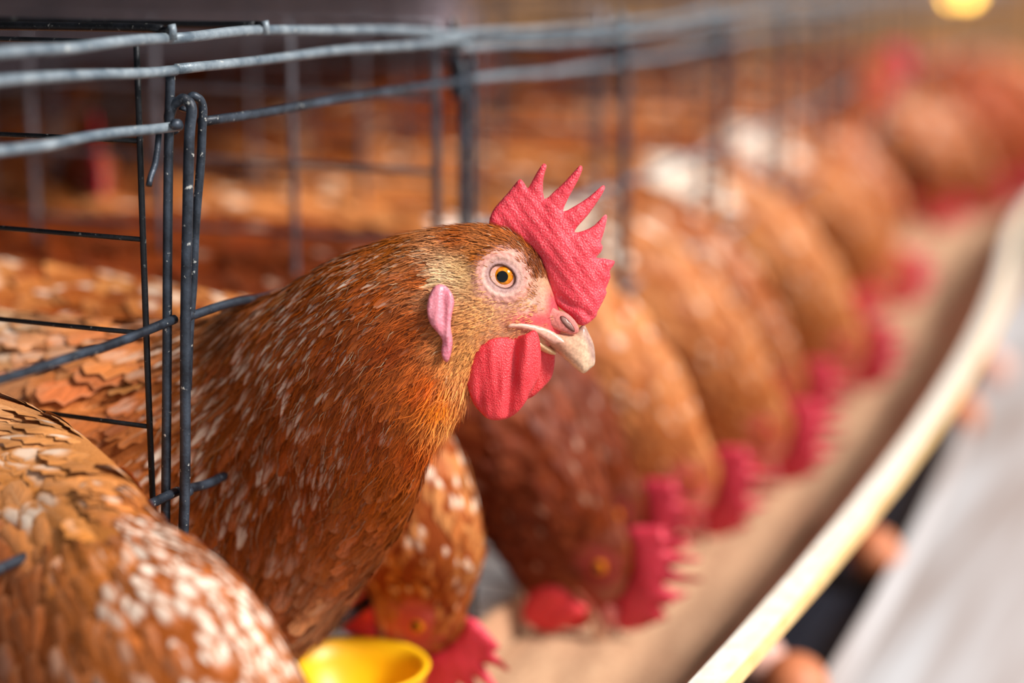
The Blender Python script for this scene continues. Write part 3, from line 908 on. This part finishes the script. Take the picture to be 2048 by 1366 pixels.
# ------------------------------------------------------------------ the sharp hen
#  px, py, angle (0 right, 90 down), length, half width, pale streak, broadness, r, g, b
FIELD = Field([
 (1075, 535, 235, 22, 3.0, 0, 0, 108, 54, 24), (1045, 490, 215, 24, 3.5, .1, 0, 134, 72, 34), (1000, 470, 192, 28, 4, .15, 0, 150, 82, 36),
 (920, 480, 176, 32, 4.5, .15, 0, 158, 82, 30), (960, 520, 180, 26, 4, 0, 0, 160, 90, 40), (930, 545, 186, 30, 5, 0, .2, 206, 166, 122), (895, 555, 190, 32, 6, 0, .3, 226, 196, 158),
 (1000, 620, 172, 20, 2.6, 0, 0, 214, 160, 116), (955, 650, 165, 22, 3, 0, 0, 208, 146, 96), (940, 705, 140, 24, 3.5, 0, 0, 206, 144, 92), (1000, 690, 165, 18, 2.6, 0, 0, 214, 140, 110),
 (925, 765, 105, 34, 5, 0, .1, 232, 160, 106), (885, 800, 118, 42, 6.5, 0, .2, 220, 124, 56), (905, 830, 112, 40, 6, 0, .1, 236, 162, 100), (860, 770, 130, 40, 6, 0, .1, 196, 94, 34),
 (850, 560, 165, 40, 5.5, .1, 0, 166, 84, 26), (840, 650, 150, 42, 5.5, 0, 0, 160, 78, 22), (800, 495, 160, 44, 5.5, .55, 0, 150, 82, 38), (720, 540, 150, 50, 6, .85, 0, 152, 78, 32),
 (800, 690, 134, 46, 6.5, .1, 0, 156, 72, 20), (700, 690, 128, 58, 7, .75, 0, 152, 74, 26), (760, 600, 142, 50, 6.5, .5, 0, 158, 78, 26), (850, 890, 112, 50, 9, 0, .3, 192, 94, 36),
 (760, 840, 114, 62, 9, .35, .1, 152, 72, 24), (640, 610, 146, 58, 6.5, .95, 0, 150, 76, 32), (600, 760, 126, 70, 8.5, 1, 0, 150, 76, 30), (500, 700, 134, 80, 9.5, 1, .1, 152, 84, 44),
 (430, 645, 158, 92, 8, .9, 0, 158, 98, 62), (430, 760, 140, 86, 11, 1, .2, 156, 90, 52), (440, 880, 124, 88, 13, 1, .3, 148, 78, 36), (520, 900, 112, 84, 12, 1, .2, 146, 74, 32),
 (520, 1010, 102, 92, 15, .9, .3, 150, 76, 34), (640, 930, 108, 76, 12, .8, .1, 150, 74, 28), (780, 980, 118, 72, 15, .1, .5, 172, 90, 40), (700, 1070, 120, 86, 22, .05, .8, 184, 106, 60),
 (430, 1090, 116, 96, 18, .6, .4, 154, 84, 46), (560, 1120, 110, 94, 20, .5, .6, 168, 94, 52), (620, 1200, 124, 92, 28, 0, 1, 176, 104, 66), (480, 1200, 118, 96, 26, .1, .9, 164, 94, 58),
 (680, 1220, 122, 100, 16, .5, .6, 214, 160, 124), (330, 700, 172, 110, 26, .3, .8, 190, 120, 78), (250, 760, 172, 125, 34, .1, 1, 188, 116, 74), (100, 680, 176, 92, 20, .85, .8, 206, 150, 110), (40, 650, 178, 80, 15, 1, .6, 214, 168, 130),
 (180, 900, 152, 135, 40, .05, 1, 170, 98, 58), (300, 960, 140, 110, 30, .1, 1, 178, 108, 66), (-60, 800, 172, 130, 30, .2, 1, 190, 124, 80), (-300, 800, 180, 150, 34, .2, 1, 176, 106, 62), (-560, 600, 190, 190, 34, 0, 1, 150, 80, 40)])
MAIN = [(*h, .82) for h in HEAD] + [
 (892, 454, 905, 838, 76, .822), (822, 466, 876, 880, 90, .825), (742, 491, 852, 930, 108, .832), (660, 524, 836, 990, 128, .842), (580, 570, 800, 1062, 150, .857),
 (500, 606, 752, 1134, 178, .876), (420, 634, 692, 1212, 212, .902), (320, 644, 604, 1306, 256, .926), (200, 642, 430, 1380, 300, .946), (60, 632, 200, 1400, 326, .968),
 (-100, 606, -60, 1380, 330, 1.0), (-300, 570, -350, 1250, 280, 1.05), (-480, 500, -560, 1000, 150, 1.08), (-640, 400, -690, 700, 60, 1.11), (-760, 330, -790, 480, 16, 1.13)]
hen = thing('hen', 'sharp brown hen leaning her head out of the cage, red comb upright', 'hen')
base_xy = px2w(200, 1000, .97)
hen.location = (base_xy[0], base_xy[1], CAMZ-.42)
HO = np.array(hen.location)
px, py, off, dcg, G, V, Q, base = pixel_hen(MAIN, FIELD, HO, hen, head_disp)
pp = np.concatenate([px.ravel(), [px[0].mean(), px[-1].mean()]]); qq = np.concatenate([py.ravel(), [py[0].mean(), py[-1].mean()]])
obj('body', mesh_from('body', V-HO, Q, M['skin'], True, {'fcol': skin_colour(pp, qq, base)}), hen)
bvh = BVHTree.FromPolygons([tuple(v) for v in V], [tuple(int(i) for i in q) for q in Q])
surf = surf_fn(px, py, off)
def main_map(A): return px2w(A[:, 0], A[:, 1], np.full(len(A), .82)) + (A[:, 2]*.82/F)[:, None]*f_ - HO
head_parts(hen, main_map, surf, True)

def bare_mask(x, y):
    """1 where feathers grow, 0 on the bare face"""
    r = np.hypot(x-1006, y-555)
    m = np.clip((r-54)/12, 0, 1)
    cheek = (x > 945) & (y > 560)
    m = np.where(cheek, m*np.clip((1010-x)/60, 0.0, 1)*0.8, m)
    m = np.where((x > 1060) & (y > 560), 0, m)
    m = np.where(x > 1095, 0, m)
    # where the lobe and the wattle hang
    return m
aux = dict(px=px, py=py, off=off, dc=dcg)
def dens(A, cov):
    fl = FIELD(A['px'], A['py'])
    kk = A['dc']/F
    far = np.where(A['off'] > 20, .35, 1.0)
    out = np.where(A['px'] < -150, .5, 1.0)
    return cov*far*out*bare_mask(A['px'], A['py'])/(fl['L']*fl['W']*1.6*kk*kk)
P, N, tan, A = sample_grid(G, lambda A: dens(A, 3.4), aux)
fl = FIELD(A['px'], A['py'])
kk = A['dc']/F
n = len(P)
ja = rng.normal(0, .10, n)
dx = fl['dx']*np.cos(ja)-fl['dy']*np.sin(ja); dy = fl['dx']*np.sin(ja)+fl['dy']*np.cos(ja)
T = aim(N, dx[:, None]*r_ - dy[:, None]*u_)
L = fl['L']*kk*rng.uniform(.75, 1.25, n); Wd = fl['W']*kk*rng.uniform(.75, 1.25, n)*np.interp(A['px'], [760, 900], [1.25, .95])
col = fl['col']*rng.uniform(.78, 1.2, (n, 1))*(1+rng.normal(0, .04, (n, 3)))
streak = np.clip(fl['streak'], 0, 1)*np.where(rng.random(n) < .22+.38*fl['streak'], rng.uniform(.45, .95, n), .04)
wide = np.clip(fl['wide'], 0, 1)
lift = rng.uniform(.05, .15, n)
zone = np.where(A['px'] < 330, 2, np.where(A['py']+0.35*(A['px']-600) > 1075, 1, 0))
# the broad feathers that show largest are pieces of their own
score = np.where((A['off'] < -60) & (A['px'] > -10) & (A['px'] < 860) & (A['py'] < 1330) & (A['py'] > 600) & ((A['px'] > 330) | (A['py'] < 800+.7*A['px'])), L*Wd*wide, 0)
solo = np.zeros(n, bool); solo[np.argsort(-score)[:260]] = True
for i in np.where(solo)[0]:
    k = slice(i, i+1)
    o = plumage('feather', hen, HO, bvh, P[k], N[k], T[k], L[k], Wd[k], col[k], streak[k], wide[k], lift[k]+.02)
    del o['kind']
for z, nm in ((0, 'hackle_feathers'), (1, 'breast_feathers'), (2, 'wing_and_back_feathers')):
    k = (zone == z) & ~solo
    plumage(nm, hen, HO, bvh, P[k], N[k], T[k], L[k], Wd[k], col[k], streak[k], wide[k], lift[k])
print('MAIN FEATHERS', n)
# fine hair-like feathering of head, throat and neck
def dens2(A):
    x, y = A['px'], A['py']
    m = np.interp(x, [330, 400, 640, 800, 900], [.03, .22, .26, .5, 1.0])
    r = np.hypot(x-1006, y-555)
    b = np.clip((r-42)/18, 0.05, 1)
    b = np.where((x > 1000) & (y > 560), b*np.where(x > 1075, .02, .55), b)
    return 1.0e6*m*b*np.where(A['off'] > 20, .2, 1)
P, N, tan, A = sample_grid(G, dens2, aux)
fl = FIELD(A['px'], A['py']); n = len(P); kk = A['dc']/F
ja = rng.normal(0, .16, n)
dx = fl['dx']*np.cos(ja)-fl['dy']*np.sin(ja); dy = fl['dx']*np.sin(ja)+fl['dy']*np.cos(ja)
T = aim(N, dx[:, None]*r_ - dy[:, None]*u_)
shortf = np.where((A['px'] > 930) & (A['py'] > 560) & (A['py'] < 730), .7, 1.0)
throat = np.where((A['px'] > 845) & (A['px'] < 960) & (A['py'] > 770) & (A['py'] < 900), 1.0, 0.0)
L = fl['L']*kk*.62*rng.uniform(.6, 1.3, n)*shortf*(1+.5*throat)
col = fl['col']*rng.uniform(.5, 1.5, (n, 1))
pw = (rng.random(n) < .16*fl['streak'])[:, None]
col = np.where(pw, linA((214, 180, 146))*rng.uniform(.6, 1, (n, 1)), col)
strands('fine_hair_feathers', hen, HO, P+N*.0005, N, T, L, np.full(n, .00017), col, rng.uniform(.12, .34, n)+.35*throat)
print('STRANDS', n)
make_legs(hen, [(.02, .03, .12), (-.01, -.03, .12)], 0.0)

# ------------------------------------------------------------------ the blurred hen in the foreground
FG_FIELD = Field([
 (660, 1500, 240, 30, 8, 0, 0, 160, 84, 34), (600, 1340, 238, 62, 13, .95, .5, 172, 96, 46), (540, 1260, 235, 66, 14, 1, .5, 170, 92, 44), (440, 1300, 235, 70, 15, 1, .5, 172, 92, 44),
 (470, 1180, 232, 70, 15, 1, .5, 172, 92, 42), (380, 1150, 230, 74, 15, 1, .5, 168, 88, 40), (340, 1230, 232, 74, 16, .9, .5, 172, 92, 44), (330, 1070, 228, 70, 14, .8, .5, 166, 86, 38),
 (280, 1330, 236, 80, 18, .15, .5, 186, 104, 50), (250, 1150, 232, 84, 18, .1, .5, 194, 112, 54), (220, 1000, 222, 90, 18, .8, .6, 200, 130, 76), (230, 1080, 226, 84, 18, .2, .6, 206, 132, 70), (160, 880, 214, 90, 18, .8, .6, 204, 138, 84), (150, 960, 216, 96, 20, .4, .7, 206, 132, 70),
 (120, 1060, 222, 100, 24, .9, .8, 208, 138, 84), (60, 840, 205, 92, 20, .7, .7, 200, 140, 92), (20, 960, 212, 100, 26, .9, .8, 196, 128, 76), (60, 1160, 228, 104, 26, .3, .9, 178, 98, 56), (130, 1250, 232, 96, 24, .05, .8, 178, 98, 54), (30, 1330, 236, 100, 26, .1, .9, 166, 88, 50),
 (-200, 900, 200, 110, 30, .3, 1, 180, 106, 60), (-350, 1200, 215, 120, 34, .1, 1, 170, 96, 56), (200, 1600, 250, 90, 24, 0, .8, 180, 110, 70), (-500, 750, 195, 150, 34, 0, 1, 150, 84, 46)], 3.2, 1.06, .92)
FA = math.radians(52)
def fg_head(p):      # head pitched down into the trough
    x, y = p[0]-1006, p[1]-555
    s = 1.0
    return (632+s*(x*math.cos(FA)-y*math.sin(FA)), 1560+s*(x*math.sin(FA)+y*math.cos(FA)))
FG = [(*fg_head(h[:2]), *fg_head(h[2:4]), h[4], .685) for h in HEAD] + [
 (655, 1436, 470, 1640, 84, .687), (615, 1366, 415, 1610, 110, .690), (560, 1272, 350, 1590, 142, .695), (490, 1172, 290, 1590, 172, .702), (412, 1100, 215, 1600, 198, .712),
 (325, 1045, 120, 1620, 224, .727), (255, 958, 0, 1650, 250, .752), (160, 872, -170, 1660, 268, .79), (40, 808, -340, 1610, 290, .82), (-100, 765, -480, 1500, 315, .82),
 (-260, 705, -580, 1300, 240, .85), (-420, 640, -640, 1020, 110, .88), (-560, 560, -680, 760, 26, .90)]
fg = thing('hen', 'speckled tan and white hen, blurred, filling the lower left corner', 'hen')
b0 = px2w(-150, 1250, .8); fg.location = (b0[0], b0[1], CAMZ-.42); FO = np.array(fg.location)
px, py, off, dcg, G, V, Q, base = pixel_hen(FG, FG_FIELD, FO, fg)
obj('body', mesh_from('body', V-FO, Q, M['body'], True, {'fcol': base}), fg)
bvh = BVHTree.FromPolygons([tuple(v) for v in V], [tuple(int(i) for i in q) for q in Q])
hp = sweep([(*h, 0) for h in HEAD], 6, 40)
head_surf = surf_fn(hp[0], hp[1], hp[2])
def fg_map(A):
    q = np.array([fg_head((a[0], a[1])) for a in A])
    return px2w(q[:, 0], q[:, 1], np.full(len(A), .685)) + (A[:, 2]*.685/F)[:, None]*f_ - FO
head_parts(fg, fg_map, head_surf, False)
aux = dict(px=px, py=py, off=off, dc=dcg)
rowf = np.broadcast_to(np.linspace(0, 1, px.shape[0])[:, None], px.shape); aux['row'] = rowf
def densf(A):
    fl = FG_FIELD(A['px'], A['py']); kk = A['dc']/F
    return 1.9*np.where(A['off'] > 20, .3, 1.0)*np.where(A['row'] < .26, 0, 1)/(fl['L']*fl['W']*1.6*kk*kk)
P, N, tan, A = sample_grid(G, densf, aux)
fl = FG_FIELD(A['px'], A['py']); n = len(P); kk = A['dc']/F
ja = rng.normal(0, .12, n)
dx = fl['dx']*np.cos(ja)-fl['dy']*np.sin(ja); dy = fl['dx']*np.sin(ja)+fl['dy']*np.cos(ja)
T = aim(N, dx[:, None]*r_ - dy[:, None]*u_)
L = fl['L']*kk*rng.uniform(.8, 1.2, n)*1.25; Wd = fl['W']*kk*rng.uniform(.8, 1.2, n)*1.6
streak = np.clip(fl['streak'], 0, 1)*np.where(rng.random(n) < np.where(A['px']+A['py']*.35 > 700, fl['streak'], .45*fl['streak']), rng.uniform(.8, 1, n), .04)
plumage('plumage', fg, FO, bvh, P, N, T, L, Wd, fl['col']*rng.uniform(.8, 1.2, (n, 1)), streak, np.clip(fl['wide'], 0, 1), rng.uniform(.03, .08, n))
make_legs(fg, [(.0, .03, .14), (.0, -.03, .14)], 0.0)

# ------------------------------------------------------------------ the other hens of the row
KH = .82/F
def hen_proto(kind, col_a, col_b, spot, patch, seed):
    """one hen in her own coordinates: facing +x, feet at z=0"""
    global rng
    rng = np.random.default_rng(seed)
    root = thing('hen', '', 'hen')
    tucked = kind == 'tucked'
    if tucked: kind = 'feeding'; pitch, eye = math.radians(92), (.216, .082)
    elif kind == 'feeding': pitch, eye = math.radians(46), (.238, .078)
    else: pitch, eye = math.radians(2), (.150, .352)
    cp, sp_ = math.cos(pitch), math.sin(pitch)
    def hm(x, y):
        x = (np.asarray(x, float)-1006)*KH; z = -(np.asarray(y, float)-555)*KH
        return eye[0]+x*cp+z*sp_, eye[1]-x*sp_+z*cp
    def hinv(x, z):
        a = x-eye[0]; b = z-eye[1]
        return 1006+(a*cp-b*sp_)/KH, 555-(a*sp_+b*cp)/KH
    st = []
    for h in HEAD:
        t_ = hm(h[0], h[1]); b_ = hm(h[2], h[3]); st.append((*t_, *b_, h[4]*KH, 0))
    if tucked:
        st += [(.247, .118, .166, .113, .026, 0), (.242, .148, .156, .116, .033, 0), (.222, .184, .138, .114, .041, 0), (.180, .217, .110, .104, .050, 0), (.118, .238, .075, .090, .060, 0)]
    elif kind == 'feeding':
        st += [(.238, .124, .176, .072, .025, 0), (.224, .154, .158, .090, .031, 0), (.200, .184, .135, .100, .038, 0), (.166, .213, .107, .100, .048, 0), (.115, .236, .075, .088, .060, 0)]
    else:
        st += [(.108, .362, .131, .268, .030, 0), (.080, .326, .132, .228, .040, 0), (.052, .296, .128, .170, .055, 0), (.015, .275, .105, .115, .071, 0), (-.02, .268, .07, .085, .08, 0)]
    st += [(.04 if kind == 'feeding' else -.045, .246, .03, .068, .070, 0), (-.045 if kind == 'feeding' else -.075, .250, -.005, .06, .078, 0), (-.11, .250, -.07, .068, .076, 0), (-.165, .244, -.135, .10, .060, 0),
           (-.21, .242, -.19, .145, .040, 0), (-.25, .25, -.232, .185, .022, 0), (-.285, .255, -.27, .22, .008, 0)]
    gx, gz, goff, _ = sweep(st, 5, 36)
    G = np.stack([gx, goff, gz], -1)
    V, Q = grid_closed(G)
    bx, by = hinv(V[:, 0], V[:, 2])
    c0 = np.tile(linA(col_a), (len(V), 1))*.8
    hd = (bx > 915) & (by < 860) & (V[:, 0] > (.1 if kind == 'standing' else .17))
    c1 = skin_colour(bx, by, c0, .75); c0[hd] = c1[hd]
    obj('body', mesh_from('body', V, Q, M['body'], True, {'fcol': c0}), root)
    bvh = BVHTree.FromPolygons([tuple(v) for v in V], [tuple(int(i) for i in q) for q in Q])
    def mp(A):
        x, z = hm(A[:, 0], A[:, 1]); return np.column_stack([x, A[:, 2]*KH, z])
    head_parts(root, mp, head_surf, False)
    nr = gx.shape[0]
    row = np.broadcast_to(np.linspace(0, 1, nr)[:, None], gx.shape)
    aux = dict(row=row, x=gx, z=gz, o=goff)
    LL = lambda s: np.interp(s, [0, .3, .45, .6, .85, 1], [.006, .009, .016, .024, .034, .05])
    WW = lambda s: np.interp(s, [0, .3, .45, .6, .85, 1], [.0012, .0018, .0034, .0062, .0085, .008])
    def dn(A):
        ix, iy = hinv(A['x'], A['z'])
        face = ((np.hypot(ix-1006, iy-555) < 48) | ((ix > 1030) & (iy > 540)) | ((ix > 975) & (iy > 640))) & (A['row'] < .34)
        return np.where(face, 0, 2.3)/(LL(A['row'])*WW(A['row'])*1.6)
    P, N, tan, A = sample_grid(G, dn, aux)
    n = len(P); s = A['row']
    T = aim(N, tan+rng.normal(0, .12, (n, 3))+np.array([0, 0, -.25])*np.where(s > .4, 1, 0)[:, None])
    u = rng.random((n, 1))
    col = rich(linA(col_a)*(1-u)+linA(col_b)*u, 1.15, .84)
    strk = np.where(rng.random(n) < spot, .9, 0.)*np.clip((s-.3)/.1, 0, 1)
    if patch:
        w = np.exp(-((A['x']-patch[0])/.035)**2-((A['z']-patch[1])/.03)**2)*np.where(A['o'] < .02, 1, 0)
        k = rng.random(n) < w*1.2
        col[k] = linA((240, 232, 224))
    plumage('plumage', root, np.zeros(3), bvh, P, N, T, LL(s)*rng.uniform(.8, 1.2, n), WW(s)*rng.uniform(.8, 1.2, n), col, strk, np.clip((s-.3)*2.5, 0, 1), rng.uniform(.06, .14, n), 1)
    make_legs(root, [(-.02, .035, .10), (-.02, -.035, .10)], 0.0)
    return root
def copy_tree(o, parent=None):
    c = o.copy(); COL.objects.link(c); c.parent = parent
    for ch in o.children: copy_tree(ch, c)
    return c
PROTO = {
 'tucked': hen_proto('tucked', (160, 80, 36), (214, 150, 98), .30, None, 9),
 'plain': hen_proto('feeding', (156, 74, 32), (186, 100, 50), .03, None, 3),
 'mottled': hen_proto('feeding', (160, 84, 40), (206, 142, 92), .28, None, 4),
 'patched': hen_proto('feeding', (178, 106, 60), (212, 150, 102), .10, (.10, .225), 5),
 'upright': hen_proto('standing', (160, 80, 36), (196, 116, 64), .05, None, 6),
}
used = set()
def place(kind, X, Y, rot, label, tint=(1, 1, 1), scale=1.0, Z=-.42, group='hens of the cage row'):
    root = PROTO[kind]
    if kind in used: root = copy_tree(root)
    used.add(kind)
    p = W(X, Y, Z); root.location = p; root.scale = (scale,)*3
    root.rotation_euler = (0, 0, math.radians(rot)+math.atan(bslope(X)))
    tag(root, label, 'hen', group)
    for ch in root.children:
        if ch.name.startswith(('body', 'plumage')): ch.color = (*tint, 1)
    return root
# feeding, in order away from the lens
place('tucked', .175, .185, -93, 'mottled brown hen feeding just below the sharp hen\'s throat', (1.0, .92, .85))
place('plain', .292, .160, -88, 'dark chestnut hen with her neck hanging into the trough behind the sharp hen\'s wattle', (.50, .36, .30))
place('plain', .405, .185, -92, 'dark hen, half hidden, between the chestnut and the blond feeding hens', (.5, .36, .32))
place('patched', .490, .165, -90, 'blond hen feeding right behind the sharp hen\'s beak', (1.25, 1.15, 1.1))
place('patched', .620, .150, -86, 'tan hen feeding with a lilac ear lobe and her comb over the trough', (1.05, .92, .8))
place('mottled', .790, .170, -92, 'brown hen feeding, second beyond the blond one', (1.0, .85, .78))
place('patched', .960, .150, -90, 'pale backed hen feeding, third beyond the blond one', (1.15, 1.05, .95))
place('plain', 1.14, .19, -100, 'brown hen feeding, fourth beyond the blond one', (1, .85, .78))
place('patched', 1.33, .160, -80, 'tan hen feeding, fifth beyond the blond one', (1.1, .95, .85))
place('tucked', 1.55, .17, -96, 'brown hen feeding next to the upright reddish hen', (1.1, .85, .75))
place('upright', 1.74, .10, -80, 'upright reddish hen looking over the trough at the upper right', (1.1, .85, .75), .80)
place('tucked', 2.02, .16, -82, 'far brown hen feeding beyond the upright reddish hen', (1.1, .9, .8))
place('mottled', 2.25, .14, -90, 'farthest mottled hen feeding near the right edge', (1.1, .9, .8))
place('plain', 2.5, .13, -95, 'far reddish brown hen just before the added warm bulb', (1.1, .85, .75))
place('plain', 2.8, .14, -90, 'far orange brown hen under the added bulb', (1.2, .9, .75))
place('mottled', 3.15, .13, -85, 'last hen of the row, under the added bulb', (1.2, .9, .75))
# in the cages that stand back to back with this row
place('upright', .60, .50, -140, 'hen with a bright red face standing deep in the cage at the upper left', (.8, .7, .65), .96, -.49)
place('plain', .34, .86, 88, 'dark hen far back behind the sharp hen\'s neck', (.95, .75, .62), 1.2)
place('mottled', .62, .88, 92, 'brown hen\'s body far back behind the sharp hen\'s crown', (1, .8, .66), 1.25)
place('mottled', .86, .68, 95, 'brown hen\'s body behind the blurred middle partition', (1, .8, .66), 1.2)
place('patched', .0, .86, 92, 'pale hen crouched far back at the left edge', (.9, .74, .64), 1.1)
place('plain', 1.12, .70, 95, 'brown body far back in the second cage beyond', (1.05, .8, .65), 1.25)
place('patched', 1.38, .70, 85, 'tan body far back behind the pale backed hen', (1, .85, .7), 1.2)
place('plain', 1.68, .72, 95, 'brown body far back toward the upper right', (1, .8, .65), 1.25)
place('patched', 2.05, .70, 95, 'tan body far back in a far cage at the upper right', (1, .85, .7), 1.2)
place('plain', 2.5, .72, 90, 'orange brown body far back in the farthest cages', (1.1, .9, .7), 1.2)

# ------------------------------------------------------------------ added bulb standing in for the warm flare far along the row
lp = thing('flare_stand_in', 'added glowing yellow bulb standing in for a warm flare, top right', 'flare stand-in', tuple(px2w(1925, -44, 4.4)))
def mat_glow():
    t = NT('flare_glow'); t.set(Base_Color=(1, .7, .2, 1), Emission_Color=(1.0, .60, .10, 1), Emission_Strength=6.0); return t.m
V = []; m = 20; prof = [(0, -.055), (.016, -.052), (.028, -.040), (.032, -.026), (.028, -.010), (.017, .006), (.013, .016), (.0, .018)]
for (rr, z) in prof:
    for k in range(m): V.append((rr*math.cos(2*math.pi*k/m), rr*math.sin(2*math.pi*k/m), z))
Fc = [(i*m+k, i*m+(k+1) % m, (i+1)*m+(k+1) % m, (i+1)*m+k) for i in range(len(prof)-1) for k in range(m)]
obj('bulb', mesh_from('bulb', V, Fc, mat_glow()), lp)
V, Fc = tube([(0, 0, .014), (0, 0, .03), (0, 0, .05)], .015, 12); obj('socket', mesh_from('socket', V, Fc, M['wire_dark']), lp)
V, Fc = tube([(0, 0, .05), (0, 0, .12), (0, 0, .24)], .003, 6); obj('cord', mesh_from('cord', V, Fc, M['wire_dark']), lp)
ld = bpy.data.lights.new('flare_light', 'POINT'); ld.energy = 5; ld.color = (1, .6, .2); ld.shadow_soft_size = .04  # point light of the added bulb, warms its surroundings
lo_ = bpy.data.objects.new('flare_light', ld); COL.objects.link(lo_); lo_.parent = lp; lo_.location = (0, 0, -.09)
